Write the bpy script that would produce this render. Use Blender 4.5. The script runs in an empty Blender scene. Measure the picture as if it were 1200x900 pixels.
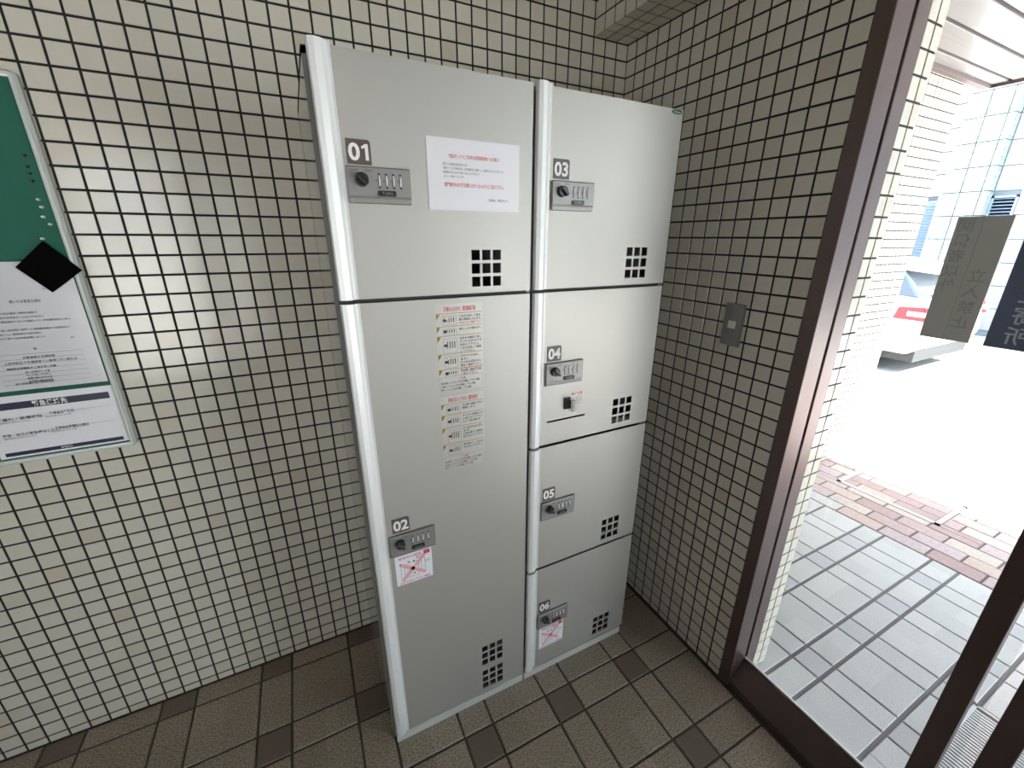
import bpy, math, random
from mathutils import Matrix, Vector
random.seed(7)
sc = bpy.context.scene
COL = sc.collection

# ------------------------------------------------------------------ camera
cam_d = bpy.data.cameras.new('camera'); cam = bpy.data.objects.new('camera', cam_d); COL.objects.link(cam)
sc.camera = cam
CP = Vector((-1.1743, -1.4334, 1.5235)); yaw, pitch, roll, FPX = 0.4630, -0.3371, 0.0043, 485.947
fwd = Vector((math.sin(yaw)*math.cos(pitch), math.cos(yaw)*math.cos(pitch), math.sin(pitch)))
rgt = Vector((math.cos(yaw), -math.sin(yaw), 0)); upv = rgt.cross(fwd)
r2 = rgt*math.cos(roll) + upv*math.sin(roll); u2 = upv*math.cos(roll) - rgt*math.sin(roll)
M3 = Matrix((r2, u2, -fwd)).transposed()
cam.matrix_world = Matrix.Translation(CP) @ M3.to_4x4()
cam_d.sensor_width = 36.0; cam_d.sensor_fit = 'HORIZONTAL'; cam_d.lens = 36.0*FPX/1200.0
cam_d.clip_start = 0.02; cam_d.clip_end = 400

# ------------------------------------------------------------------ sky, sun, exposure
w = bpy.data.worlds.new('sky'); sc.world = w; w.use_nodes = True
bg = w.node_tree.nodes['Background']; bg.inputs['Color'].default_value = (0.90, 0.95, 1.0, 1); bg.inputs['Strength'].default_value = 3.2
sun_d = bpy.data.lights.new('sun_offscreen', 'SUN'); sun_d.energy = 22.0; sun_d.angle = 0.009; sun_d.color = (1.0, 0.97, 0.92)
sun = bpy.data.objects.new('sun_offscreen', sun_d); COL.objects.link(sun)
sun.rotation_euler = Vector((0.20, -0.65, 0.85)).to_track_quat('Z', 'Y').to_euler()
vs = sc.view_settings
vs.view_transform = 'Standard'; vs.look = 'None'; vs.gamma = 1.0; vs.use_curve_mapping = False; vs.exposure = 1.28
try:
    sc.cycles.use_denoising = True; sc.cycles.max_bounces = 10; sc.cycles.diffuse_bounces = 6; sc.cycles.transparent_max_bounces = 16
    sc.cycles.caustics_reflective = False; sc.cycles.caustics_refractive = False; sc.cycles.sample_clamp_indirect = 12.0
except Exception: pass

# ------------------------------------------------------------------ materials
MATS = {}
def mat(name, col, rough=0.5, metal=0.0, bump=0.0, bscale=300.0, var=0.0, vscale=20.0, coat=0.0, spec=0.5):
    m = bpy.data.materials.new(name); m.use_nodes = True; nt = m.node_tree; b = nt.nodes['Principled BSDF']
    b.inputs['Base Color'].default_value = (*col, 1); b.inputs['Roughness'].default_value = rough
    b.inputs['Metallic'].default_value = metal; b.inputs['Coat Weight'].default_value = coat; b.inputs['Coat Roughness'].default_value = 0.12
    b.inputs['Specular IOR Level'].default_value = spec
    geo = nt.nodes.new('ShaderNodeNewGeometry')
    if var > 0:
        n = nt.nodes.new('ShaderNodeTexNoise'); n.inputs['Scale'].default_value = vscale; n.inputs['Detail'].default_value = 5
        nt.links.new(geo.outputs['Position'], n.inputs['Vector'])
        rp = nt.nodes.new('ShaderNodeValToRGB')
        rp.color_ramp.elements[0].position = 0.3; rp.color_ramp.elements[1].position = 0.7
        rp.color_ramp.elements[0].color = (*[max(0, c*(1-var)) for c in col], 1)
        rp.color_ramp.elements[1].color = (*[min(1, c*(1+var)) for c in col], 1)
        nt.links.new(n.outputs['Fac'], rp.inputs['Fac']); nt.links.new(rp.outputs['Color'], b.inputs['Base Color'])
    if bump > 0:
        n = nt.nodes.new('ShaderNodeTexNoise'); n.inputs['Scale'].default_value = bscale; n.inputs['Detail'].default_value = 3
        nt.links.new(geo.outputs['Position'], n.inputs['Vector'])
        bp = nt.nodes.new('ShaderNodeBump'); bp.inputs['Strength'].default_value = bump; bp.inputs['Distance'].default_value = 0.002
        nt.links.new(n.outputs['Fac'], bp.inputs['Height']); nt.links.new(bp.outputs['Normal'], b.inputs['Normal'])
    MATS[name] = m; return m

def mat_cells(name, cols, pitch, off, rough=0.2, bump=0.0, bscale=60, speck=0.0, sscale=900, coat=0.0):
    """one glaze/stone colour per tile: the position, snapped to the laying grid, picks from a ramp"""
    m = mat(name, cols[0][1], rough, coat=coat, bump=bump, bscale=bscale); nt = m.node_tree; b = nt.nodes['Principled BSDF']
    geo = nt.nodes.new('ShaderNodeNewGeometry')
    sub = nt.nodes.new('ShaderNodeVectorMath'); sub.operation = 'SUBTRACT'; sub.inputs[1].default_value = off
    nt.links.new(geo.outputs['Position'], sub.inputs[0])
    sn = nt.nodes.new('ShaderNodeVectorMath'); sn.operation = 'SNAP'; sn.inputs[1].default_value = pitch
    nt.links.new(sub.outputs[0], sn.inputs[0])
    wn = nt.nodes.new('ShaderNodeTexWhiteNoise'); nt.links.new(sn.outputs[0], wn.inputs['Vector'])
    rp = nt.nodes.new('ShaderNodeValToRGB'); el = rp.color_ramp.elements
    el[0].position = cols[0][0]; el[0].color = (*cols[0][1], 1); el[1].position = cols[-1][0]; el[1].color = (*cols[-1][1], 1)
    for p, c in cols[1:-1]:
        e = el.new(p); e.color = (*c, 1)
    nt.links.new(wn.outputs['Value'], rp.inputs['Fac'])
    out = rp.outputs['Color']
    if speck > 0:
        n = nt.nodes.new('ShaderNodeTexNoise'); n.inputs['Scale'].default_value = sscale; n.inputs['Detail'].default_value = 2
        nt.links.new(geo.outputs['Position'], n.inputs['Vector'])
        mr = nt.nodes.new('ShaderNodeMapRange'); mr.inputs['From Min'].default_value = 0.3; mr.inputs['From Max'].default_value = 0.7
        mr.inputs['To Min'].default_value = 1-speck; mr.inputs['To Max'].default_value = 1+speck
        nt.links.new(n.outputs['Fac'], mr.inputs['Value'])
        mx = nt.nodes.new('ShaderNodeVectorMath'); mx.operation = 'SCALE'
        nt.links.new(out, mx.inputs[0]); nt.links.new(mr.outputs['Result'], mx.inputs['Scale']); out = mx.outputs[0]
    nt.links.new(out, b.inputs['Base Color'])
    return m

def mat_glass(name, tint=(0.93, 0.96, 0.97), rough=0.0, wave=0.0):
    m = bpy.data.materials.new(name); m.use_nodes = True; nt = m.node_tree; nt.nodes.clear()
    o = nt.nodes.new('ShaderNodeOutputMaterial'); t = nt.nodes.new('ShaderNodeBsdfTransparent'); t.inputs['Color'].default_value = (*tint, 1)
    g = nt.nodes.new('ShaderNodeBsdfGlossy'); g.inputs['Roughness'].default_value = rough
    if wave:
        geo = nt.nodes.new('ShaderNodeNewGeometry'); n = nt.nodes.new('ShaderNodeTexNoise'); n.inputs['Scale'].default_value = 28; n.inputs['Detail'].default_value = 2
        bp = nt.nodes.new('ShaderNodeBump'); bp.inputs['Strength'].default_value = wave; bp.inputs['Distance'].default_value = 0.004
        nt.links.new(geo.outputs['Position'], n.inputs['Vector']); nt.links.new(n.outputs['Fac'], bp.inputs['Height']); nt.links.new(bp.outputs['Normal'], g.inputs['Normal'])
    lw = nt.nodes.new('ShaderNodeLayerWeight'); lw.inputs['Blend'].default_value = 0.5      # Schlick, the same from both sides
    pw = nt.nodes.new('ShaderNodeMath'); pw.operation = 'POWER'; pw.inputs[1].default_value = 5.0; nt.links.new(lw.outputs['Facing'], pw.inputs[0])
    f = nt.nodes.new('ShaderNodeMath'); f.operation = 'MULTIPLY_ADD'; f.inputs[1].default_value = 0.96; f.inputs[2].default_value = 0.04; nt.links.new(pw.outputs[0], f.inputs[0])
    x = nt.nodes.new('ShaderNodeMixShader'); nt.links.new(f.outputs[0], x.inputs[0]); nt.links.new(t.outputs[0], x.inputs[1]); nt.links.new(g.outputs[0], x.inputs[2])
    nt.links.new(x.outputs[0], o.inputs['Surface']); MATS[name] = m; return m

Z0 = 0.0288; P = 0.05
TILE = [(0.0, (0.625, 0.598, 0.50)), (0.3, (0.67, 0.642, 0.545)), (0.55, (0.64, 0.614, 0.52)), (0.88, (0.685, 0.658, 0.565)), (0.955, (0.60, 0.565, 0.46)), (1.0, (0.585, 0.525, 0.42))]
mat_cells('glazed_tile', TILE, (P, P, P), (0.0, 0.0, Z0), 0.15, bump=0.10, bscale=45, coat=0.0)
mat('grout', (0.018, 0.016, 0.017), 0.85, bump=0.3)
mat('silver_paint', (0.50, 0.49, 0.455), 0.5, metal=0.56, bump=0.05, bscale=900)
mat('cabinet_side', (0.30, 0.30, 0.28), 0.12, metal=0.3, coat=0.6)
mat('aluminium_light', (0.88, 0.90, 0.89), 0.4, metal=0.3)
mat('base_grey', (0.50, 0.54, 0.51), 0.45)
mat('lining_steel', (0.30, 0.30, 0.29), 0.5)
mat('rubber_grey', (0.07, 0.07, 0.065), 0.6)
mat('brown_plate', (0.115, 0.085, 0.078), 0.4)
mat('white_ink', (0.86, 0.86, 0.86), 0.5)
mat('steel_plate', (0.30, 0.295, 0.285), 0.45, metal=0.5, bump=0.03, bscale=900)
mat('black_plastic', (0.018, 0.018, 0.018), 0.35)
mat('dark_knob', (0.035, 0.037, 0.035), 0.28, metal=0.3)
mat('dial_white', (0.86, 0.86, 0.84), 0.3)
mat('chrome', (0.75, 0.75, 0.75), 0.12, metal=1.0)
mat('paper', (0.82, 0.82, 0.85), 0.3)
mat('paper_matt', (0.80, 0.81, 0.84), 0.5)
mat('film', (0.54, 0.53, 0.495), 0.45, metal=0.45)
mat('red_ink', (0.62, 0.07, 0.09), 0.5)
mat('pink_ink', (0.80, 0.40, 0.42), 0.5)
mat('black_ink', (0.03, 0.03, 0.035), 0.5)
mat('grey_ink', (0.30, 0.30, 0.32), 0.5)
mat('yellow_ink', (0.42, 0.27, 0.03), 0.5)
mat('navy_ink', (0.010, 0.013, 0.045), 0.4)
mat('logo_green', (0.25, 0.75, 0.45), 0.4)
mat('board_green', (0.012, 0.125, 0.082), 0.75, bump=0.2, bscale=800)
mat('frame_white', (0.66, 0.70, 0.67), 0.35, metal=0.2)
mat('black_felt', (0.003, 0.003, 0.003), 1.0, spec=0.05)
mat('pin_white', (0.75, 0.75, 0.72), 0.3)
mat('pin_dark', (0.05, 0.03, 0.025), 0.4)
mat('switch_plate', (0.27, 0.27, 0.262), 0.4, metal=0.3)
mat('switch_button', (0.80, 0.75, 0.60), 0.4)
mat('bronze', (0.13, 0.095, 0.088), 0.36, metal=0.5, var=0.1, vscale=6)
mat('gasket', (0.012, 0.012, 0.012), 0.6)
mat_glass('glass'); mat_glass('clear_film', (0.98, 0.98, 0.98), 0.10, 0.22)
mat('ceiling_darkened', (0.25, 0.25, 0.235), 0.8)  # unseen ceiling, set dark grey to cut the bounce light
mat('wall_dark', (0.16, 0.13, 0.11), 0.7)
mat('joint_floor', (0.10, 0.085, 0.068), 0.9, bump=0.3)
FT = [(0.0, (0.315, 0.262, 0.20)), (0.5, (0.35, 0.293, 0.226)), (1.0, (0.385, 0.325, 0.252))]
mat_cells('floor_tile', FT, (0.1, 0.1, 10.0), (-0.01, -0.075, -5), 0.55, bump=0.5, bscale=420, speck=0.55, sscale=200)
mat('floor_dark', (0.19, 0.146, 0.115), 0.55, bump=0.5, bscale=420, var=0.25, vscale=300)
PT = [(0.0, (0.56, 0.565, 0.57)), (0.5, (0.60, 0.605, 0.61)), (1.0, (0.63, 0.635, 0.64))]
mat_cells('porch_tile', PT, (0.1, 0.1, 10.0), (0.024, -0.075, -5), 0.5, bump=0.4, bscale=420, speck=0.14, sscale=240)
mat('porch_dark', (0.53, 0.54, 0.56), 0.5, bump=0.4, bscale=420, var=0.1, vscale=300)
mat('porch_joint', (0.22, 0.21, 0.22), 0.9)
BK = [(0.0, (0.50, 0.38, 0.37)), (0.25, (0.56, 0.45, 0.41)), (0.45, (0.44, 0.32, 0.32)), (0.62, (0.58, 0.50, 0.46)), (0.8, (0.52, 0.43, 0.45)), (1.0, (0.60, 0.59, 0.59))]
mat('brick_joint', (0.22, 0.17, 0.15), 0.9)
BRICKS = [mat('brick_%d' % i, c, 0.7, bump=0.3, bscale=200, var=0.12, vscale=60) for i, (_, c) in enumerate(BK)]
mat('concrete', (0.55, 0.55, 0.54), 0.8, bump=0.2, bscale=80, var=0.06, vscale=3)
mat('galvanised', (0.72, 0.74, 0.75), 0.4)
mat('pit_concrete', (0.20, 0.20, 0.20), 0.9)
mat('soffit', (0.25, 0.24, 0.24), 0.3)
mat('soffit_joint', (0.15, 0.125, 0.12), 0.7)
mat('granite_rough', (0.24, 0.285, 0.295), 0.75, bump=1.0, bscale=14, var=0.4, vscale=18)
mat('granite_grey', (0.25, 0.25, 0.26), 0.5, bump=0.2, bscale=30, var=0.10, vscale=9)
mat('stone_joint', (0.12, 0.15, 0.18), 0.9)
mat('louver_blue', (0.20, 0.27, 0.37), 0.4, metal=0.3)
mat('louver_back', (0.20, 0.27, 0.37), 0.6)
mat('car_white', (0.82, 0.83, 0.84), 0.25, coat=0.8)
mat('car_glass', (0.04, 0.055, 0.08), 0.2)
mat('car_red', (0.20, 0.006, 0.012), 0.3)
mat('car_lens', (0.7, 0.7, 0.7), 0.15)
mat('tyre', (0.02, 0.02, 0.02), 0.8)
mat('sign_grey', (0.60, 0.61, 0.57), 0.55)
mat('sign_grey_text', (0.44, 0.45, 0.43), 0.6)
mat('sign_navy', (0.14, 0.175, 0.27), 0.45)  # navy lifted paler, flare over the glass is put into the colour
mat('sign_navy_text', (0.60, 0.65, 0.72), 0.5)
mat('lamp_white', (0.8, 0.8, 0.8), 0.5)

# ------------------------------------------------------------------ helpers
class MB:
    def __init__(s): s.v = []; s.f = []; s.m = []
    def quad(s, pts, mi=0):
        b = len(s.v); s.v += [tuple(p) for p in pts]; s.f.append(tuple(range(b, b+len(pts)))); s.m.append(mi)
    def box(s, x0, x1, y0, y1, z0, z1, mi=0):
        x0, x1 = min(x0, x1), max(x0, x1); y0, y1 = min(y0, y1), max(y0, y1); z0, z1 = min(z0, z1), max(z0, z1)
        b = len(s.v); s.v += [(x, y, z) for z in (z0, z1) for y in (y0, y1) for x in (x0, x1)]
        for q in ((0, 2, 3, 1), (4, 5, 7, 6), (0, 1, 5, 4), (2, 6, 7, 3), (0, 4, 6, 2), (1, 3, 7, 5)):
            s.f.append(tuple(b+i for i in q)); s.m.append(mi)
    def prism(s, poly, axis, a0, a1, mi=0, cap=True):
        """poly: 2-D points in the other two axes (in x,y,z order); extruded along axis"""
        def p3(p, a):
            q = list(p); q.insert(axis, a); return tuple(q)
        b = len(s.v); n = len(poly)
        s.v += [p3(p, a0) for p in poly] + [p3(p, a1) for p in poly]
        for i in range(n):
            j = (i+1) % n; s.f.append((b+i, b+j, b+n+j, b+n+i)); s.m.append(mi)
        if cap:
            s.f.append(tuple(range(b+n-1, b-1, -1))); s.m.append(mi); s.f.append(tuple(range(b+n, b+2*n))); s.m.append(mi)
    def cyl(s, c, axis, r0, r1, h, n=20, mi=0):
        """frustum from c along axis (unit vector) by h"""
        ax = Vector(axis).normalized(); t = ax.orthogonal().normalized(); u = ax.cross(t); c = Vector(c); b = len(s.v)
        for k, r in ((0, r0), (1, r1)):
            for i in range(n):
                a = 2*math.pi*i/n; s.v.append(tuple(c + ax*h*k + (t*math.cos(a)+u*math.sin(a))*r))
        for i in range(n):
            j = (i+1) % n; s.f.append((b+i, b+j, b+n+j, b+n+i)); s.m.append(mi)
        s.f.append(tuple(range(b+n-1, b-1, -1))); s.m.append(mi); s.f.append(tuple(range(b+n, b+2*n))); s.m.append(mi)
    def add(s, vs_, fs_, mi=0):
        b = len(s.v); s.v += [tuple(p) for p in vs_]
        for f in fs_: s.f.append(tuple(b+i for i in f)); s.m.append(mi)
    def mesh(s, name, mats):
        me = bpy.data.meshes.new(name); me.from_pydata(s.v, [], s.f); me.update()
        for m in mats: me.materials.append(MATS[m])
        if len(mats) > 1: me.polygons.foreach_set('material_index', s.m)
        import bmesh
        bm = bmesh.new(); bm.from_mesh(me); bmesh.ops.recalc_face_normals(bm, faces=bm.faces); bm.to_mesh(me); bm.free()
        return me
    def build(s, name, mats, parent=None, smooth=False):
        if isinstance(mats, str): mats = [mats]
        me = s.mesh(name, mats)
        if smooth:
            me.polygons.foreach_set('use_smooth', [True]*len(me.polygons))
        return link(bpy.data.objects.new(name, me), parent)
def link(o, parent=None):
    COL.objects.link(o)
    if parent is not None:
        o.parent = parent
        if parent.type == 'EMPTY': o.matrix_parent_inverse = Matrix.Translation(-Vector(parent.location))
    return o
def tag(o, label, cat, group=None):
    o['label'] = label; o['category'] = cat
    if group: o['group'] = group
    return o
def thing(name, label, cat, loc, group=None):
    o = bpy.data.objects.new(name, None); o.location = loc; o.empty_display_size = 0.05; COL.objects.link(o)
    return tag(o, label, cat, group)
def structure(o): o['kind'] = 'structure'; return o
def stuff(o): o['kind'] = 'stuff'; return o
def bevel(o, wdt=0.002, seg=2):
    m = o.modifiers.new('edge', 'BEVEL'); m.width = wdt; m.segments = seg; m.limit_method = 'ANGLE'; m.angle_limit = 0.6; return o

_tc = {}
def glyphs(txt, size=1.0, bold=0.0, align='CENTER', space=1.0):
    """flat lettering as (verts2d, faces); origin at the anchor, baseline centred vertically"""
    key = (txt, bold, align, space)
    if key not in _tc:
        c = bpy.data.curves.new('t', 'FONT'); c.body = txt; c.size = 1.0; c.offset = bold; c.align_x = align; c.resolution_u = 3; c.space_character = space
        o = bpy.data.objects.new('t', c); COL.objects.link(o)
        dg = bpy.context.evaluated_depsgraph_get(); me = bpy.data.meshes.new_from_object(o.evaluated_get(dg))
        _tc[key] = ([(v.co.x, v.co.y) for v in me.vertices], [tuple(p.vertices) for p in me.polygons])
        bpy.data.objects.remove(o); bpy.data.curves.remove(c); bpy.data.meshes.remove(me)
    v, f = _tc[key]
    return [(x*size, y*size - 0.35*size) for x, y in v], f
def write(mb, txt, org, ux, uz, size, mi=0, bold=0.0, align='CENTER', fitw=None, space=1.0):
    v, f = glyphs(txt, size, bold, align, space)
    if not v: return
    s = 1.0
    if fitw:
        wdt = max(p[0] for p in v)-min(p[0] for p in v); s = fitw/wdt
    org, ux, uz = Vector(org), Vector(ux), Vector(uz)
    mb.add([org + ux*x*s + uz*y for x, y in v], f, mi)

def tile_mesh(name, w_, h_, t=0.006, ch=0.0006, m='glazed_tile'):
    """a tile lying in local XY, face up +Z, chamfered front edge"""
    a, b = w_/2, h_/2; mb = MB(); c = ch
    V = [(-a, -b, 0), (a, -b, 0), (a, b, 0), (-a, b, 0), (-a, -b, t-c), (a, -b, t-c), (a, b, t-c), (-a, b, t-c),
         (-a+c, -b+c, t), (a-c, -b+c, t), (a-c, b-c, t), (-a+c, b-c, t)]
    F = [(8, 9, 10, 11)] + [(i, (i+1) % 4, 4+(i+1) % 4, 4+i) for i in range(4)] + [(4+i, 4+(i+1) % 4, 8+(i+1) % 4, 8+i) for i in range(4)]
    mb.add(V, F); return mb.mesh(name, [m])
_tm = {}
def tmesh(w_, h_, t=0.006, ch=0.0006, m='glazed_tile', nm='tile'):
    k = (round(w_, 4), round(h_, 4), t, ch, m)
    if k not in _tm: _tm[k] = tile_mesh(nm, w_, h_, t, ch, m)
    return _tm[k]
def pxscore(p):
    d = Vector(p)-CP; z = d.dot(fwd)
    if z < 0.05: return None
    x, y = 600+FPX*d.dot(r2)/z, 450-FPX*d.dot(u2)/z
    return (x, y, z) if -40 < x < 1240 and -40 < y < 940 else None
def lay(cells, basis, parent, nmax=300, name='tile', stuff_name='tile_field', t=0.006, ch=0.0006, m='glazed_tile', tilt=0.006, occl=None):
    """cells: (centre, w, h); basis: 3x3 (u, v, normal). The nmax tiles that show largest are objects, the rest one part."""
    B = Matrix(basis).transposed(); sc_ = []
    for i, (c, w_, h_) in enumerate(cells):
        s = pxscore(c)
        if s and occl and occl(s): s = None
        d = (Vector(c)-CP); n = Vector(basis[2])
        sc_.append((-(w_*h_*abs(d.normalized().dot(n))/d.length_squared) if s else 1, i))
    sc_.sort(); single = set(i for k, i in sc_[:nmax] if k < 0)
    mb = MB()
    for i, (c, w_, h_) in enumerate(cells):
        me = tmesh(w_, h_, t, ch, m, name)
        R = B.to_4x4() @ Matrix.Rotation(random.gauss(0, tilt), 4, 'X') @ Matrix.Rotation(random.gauss(0, tilt), 4, 'Y')
        T = Matrix.Translation(c) @ R
        if i in single:
            o = bpy.data.objects.new(name, me); link(o, parent); o.matrix_basis = T
        else:
            mb.add([T @ v.co for v in me.vertices], [tuple(p.vertices) for p in me.polygons])
    if mb.v: stuff(mb.build(stuff_name, [m], parent))
def grid_lines(a0, a1, off, p):
    """cell intervals of a grid of pitch p with lines at off+k*p, cut to [a0,a1]"""
    out = []; k = math.floor((a0-off)/p+1e-6)
    while off+k*p < a1-1e-6:
        lo, hi = max(a0, off+k*p), min(a1, off+(k+1)*p)
        if hi-lo > 0.008: out.append((lo, hi))
        k += 1
    return out
J = 0.0054
def wall_cells(us, vs_, fn, skip=None):
    out = []
    for u0, u1 in us:
        for v0, v1 in vs_:
            if skip and skip((u0+u1)/2, (v0+v1)/2): continue
            out.append((fn((u0+u1)/2, (v0+v1)/2), u1-u0-J, v1-v0-J))
    return out

# ------------------------------------------------------------------ room shell
XL, YF, ZC = -4.6, -3.3, 2.6
zs = grid_lines(0, ZC, Z0, P)
# wall behind the lockers (plane y = 0)
mb = MB(); mb.box(XL-0.2, 0.0, 0.0, 0.2, 0, ZC); wb = structure(mb.build('wall_back', 'grout'))
lay(wall_cells(grid_lines(XL, 0, 0, P), zs, lambda u, v: (u, 0.0042, v)), ((1, 0, 0), (0, 0, 1), (0, -1, 0)), wb,
    occl=lambda s: (s[0] < 150 and 90 < s[1] < 540 and s[0] < 18+(s[1]-84)*0.333) or (s[0] > 360+(s[1]-50)*0.1 and s[1] > 52+(s[0]-390)*0.19))
# right wall (plane x = 0), door opening from y = -0.838
YJ, YE, ZT = -0.838, -2.75, 2.18
mb = MB(); mb.box(0, 0.205, -0.80, 0.2, 0, ZC); mb.box(0, 0.205, YF, YE, 0, ZC); mb.box(0, 0.205, YE, -0.80, ZT, ZC)
wr = structure(mb.build('wall_right', 'grout'))
R_IN = ((0, -1, 0), (0, 0, 1), (-1, 0, 0))
lay(wall_cells(grid_lines(-0.80, 0, 0, P), zs, lambda u, v: (0.0050, u, v)), R_IN, wr, occl=lambda s: s[0] < 740 and s[1] > 130)
lay(wall_cells(grid_lines(YF, YE, 0, P), zs, lambda u, v: (0.0050, u, v)), R_IN, wr, nmax=0)
# tiled reveal outside the door frame
R_RV = ((1, 0, 0), (0, 0, 1), (0, -1, 0))
mb = MB(); mb.box(0.128, 0.205, YJ+0.003, -0.80, 0, ZT); rv = structure(mb.build('wall_reveal', 'grout'))
lay(wall_cells([(0.132, 0.172), (0.172, 0.212)], grid_lines(0, ZT, Z0, P), lambda u, v: (u, YJ+0.0072, v)), R_RV, rv)
# tiled beam along the right wall
mb = MB(); mb.box(-0.143, 0.0, YF, 0.0, ZT+0.004, ZC); bm_ = structure(mb.build('trim_1', 'grout'))
ys = grid_lines(YF, 0, 0, P)
lay(wall_cells(ys, grid_lines(ZT, ZC, ZT, P), lambda u, v: (-0.1388, u, v)), R_IN, bm_)
lay(wall_cells(ys, [(-0.148, -0.098), (-0.098, -0.049), (-0.049, 0.0)], lambda u, v: (v, u, ZT+0.0082)), ((0, 1, 0), (1, 0, 0), (0, 0, -1)), bm_)
# other walls, never in view: plain untiled shell, coloured dark to cut bounced light
mb = MB(); mb.box(XL-0.2, XL, YF-0.2, 0.0, 0, ZC); structure(mb.build('wall_left', 'wall_dark'))
mb = MB()                                   # two windows behind the camera
for xa_, xb_, za_, zb_ in ((XL, -2.8, 0, ZC), (-2.0, -1.76, 0, ZC), (-2.8, -2.0, 0, 0.3), (-2.8, -2.0, 2.4, ZC), (-1.62, -0.85, 0, ZC), (-0.05, 0.205, 0, ZC), (-1.76, -1.62, 0, 0.45), (-1.76, -1.62, 2.10, ZC), (-0.85, -0.05, 0, ZC)):
    mb.box(xa_, xb_, YF-0.2, YF, za_, zb_)
structure(mb.build('wall_front', 'wall_dark'))
mb = MB(); mb.box(XL-0.2, 0.205, YF-0.2, 0.2, ZC, ZC+0.3); structure(mb.build('ceiling', 'ceiling_darkened'))

# ------------------------------------------------------------------ floors
mb = MB(); mb.box(XL-0.2, 0.13, YF-0.2, 0.2, -0.12, -0.004); fl = structure(mb.build('floor', 'joint_floor'))
FJX, FJY = 0.007, 0.007
def floor_cells(x0, x1, y0, y1, xo, yo):
    """bands of 0.1 and 0.2 m in both directions; narrow bands start at xo / yo"""
    def bands(a0, a1, o):
        out = []; k = math.floor((a0-o)/0.3)-1
        while o+k*0.3 < a1:
            for lo, hi, n in ((o+k*0.3, o+k*0.3+0.1, 1), (o+k*0.3+0.1, o+k*0.3+0.3, 0)):
                lo2, hi2 = max(lo, a0), min(hi, a1)
                if hi2-lo2 > 0.02: out.append((lo2, hi2, n))
            k += 1
        return out
    a, d = [], []
    for u0, u1, n in bands(x0, x1, xo):
        for v0, v1, q in bands(y0, y1, yo):
            (d if n and q else a).append((((u0+u1)/2, (v0+v1)/2, 0.0), u1-u0-FJX, v1-v0-FJY))
    return a, d
UPB = ((1, 0, 0), (0, 1, 0), (0, 0, 1))
def cut(cells, r, gap=0.004):
    """cells cut back to leave the rectangle r = (x0, x1, y0, y1) free"""
    out = []
    for c, w_, h_ in cells:
        x0, x1, y0, y1 = c[0]-w_/2, c[0]+w_/2, c[1]-h_/2, c[1]+h_/2; q = (r[0]-gap, r[1]+gap, r[2]-gap, r[3]+gap)
        if x1 <= q[0] or x0 >= q[1] or y1 <= q[2] or y0 >= q[3]: out.append((c, w_, h_)); continue
        for a0, a1, b0, b1 in ((x0, min(x1, q[0]), y0, y1), (max(x0, q[1]), x1, y0, y1), (max(x0, q[0]), min(x1, q[1]), y0, min(y1, q[2])), (max(x0, q[0]), min(x1, q[1]), max(y0, q[3]), y1)):
            if a1-a0 > 0.012 and b1-b0 > 0.012: out.append((((a0+a1)/2, (b0+b1)/2, c[2]), a1-a0, b1-b0))
    return out
def lay_floor(cells, parent, nm, m, nmax=150):
    cells = [((c[0], c[1], -0.008), w_, h_) for c, w_, h_ in cells]
    lay(cells, UPB, parent, nmax, nm, nm+'_field', 0.008, 0.0022, m, 0.0015)
a, d = floor_cells(XL, -0.006, YF, -0.003, -0.31, -0.675)
lay_floor(a, fl, 'floor_tile', 'floor_tile'); lay_floor(d, fl, 'floor_tile', 'floor_dark')
mb = MB(); mb.box(0.128, 1.49, -6.0, -0.05, -0.12, -0.004); pf = structure(mb.build('floor_porch', 'porch_joint'))
FJX, FJY = 0.006, 0.013
a, d = floor_cells(0.135, 1.487, -2.6, -0.055, 0.324, -0.672)
GR = (0.22, 0.72, -2.2, -1.262)
lay_floor(cut(a, GR), pf, 'porch_tile', 'porch_tile'); lay_floor(cut(d, GR), pf, 'porch_tile', 'porch_dark')

# ------------------------------------------------------------------ glass front on the right wall
dr = bpy.data.objects.new('door_1', None); dr.location = (0.05, -1.1, 0); COL.objects.link(dr); structure(dr)
GX = 0.074
mb = MB()   # jamb: room face, reveal face with the glazing groove
mb.prism([(-0.004, -0.80), (-0.004, YJ), (0.066, YJ), (0.066, YJ+0.009), (0.079, YJ+0.009), (0.079, YJ), (0.132, YJ), (0.132, -0.80)], 2, 0, ZT, 0)
bevel(mb.build('jamb', 'bronze', dr), 0.0015, 1)
mb = MB(); mb.prism([(0.004, 0.0), (0.006, 0.02), (0.060, 0.096), (0.066, 0.098), (0.066, 0.0)], 1, -1.275, YJ); mb.build('bottom_rail', 'bronze', dr)
mb = MB(); mb.prism([(0.066, 0.0), (0.0665, 0.104), (0.0715, 0.104), (0.0715, 0.098), (0.078, 0.098), (0.078, 0.09), (0.130, 0.012), (0.130, 0.0)], 1, -1.275, YJ); mb.build('glazing_bead', 'aluminium_light', dr)
mb = MB(); mb.box(0.0, 0.132, YE, -0.80, ZT-0.05, ZT); mb.build('head_rail', 'bronze', dr)
mb = MB(); mb.box(GX-0.003, GX+0.003, -1.338, YJ+0.006, 0.099, ZT-0.05); mb.build('pane', 'glass', dr)
mb = MB(); mb.box(0.045, 0.086, -1.317, -1.275, 0, ZT-0.05); bevel(mb.build('stile', 'bronze', dr), 0.002, 2)
ds = bpy.data.objects.new('door_2', None); ds.location = (0.1, -1.9, 0); COL.objects.link(ds); structure(ds)
mb = MB(); mb.box(0.045, 0.086, -1.405, -1.362, 0.012, ZT-0.055); bevel(mb.build('stile', 'bronze', ds), 0.002, 2)
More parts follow.
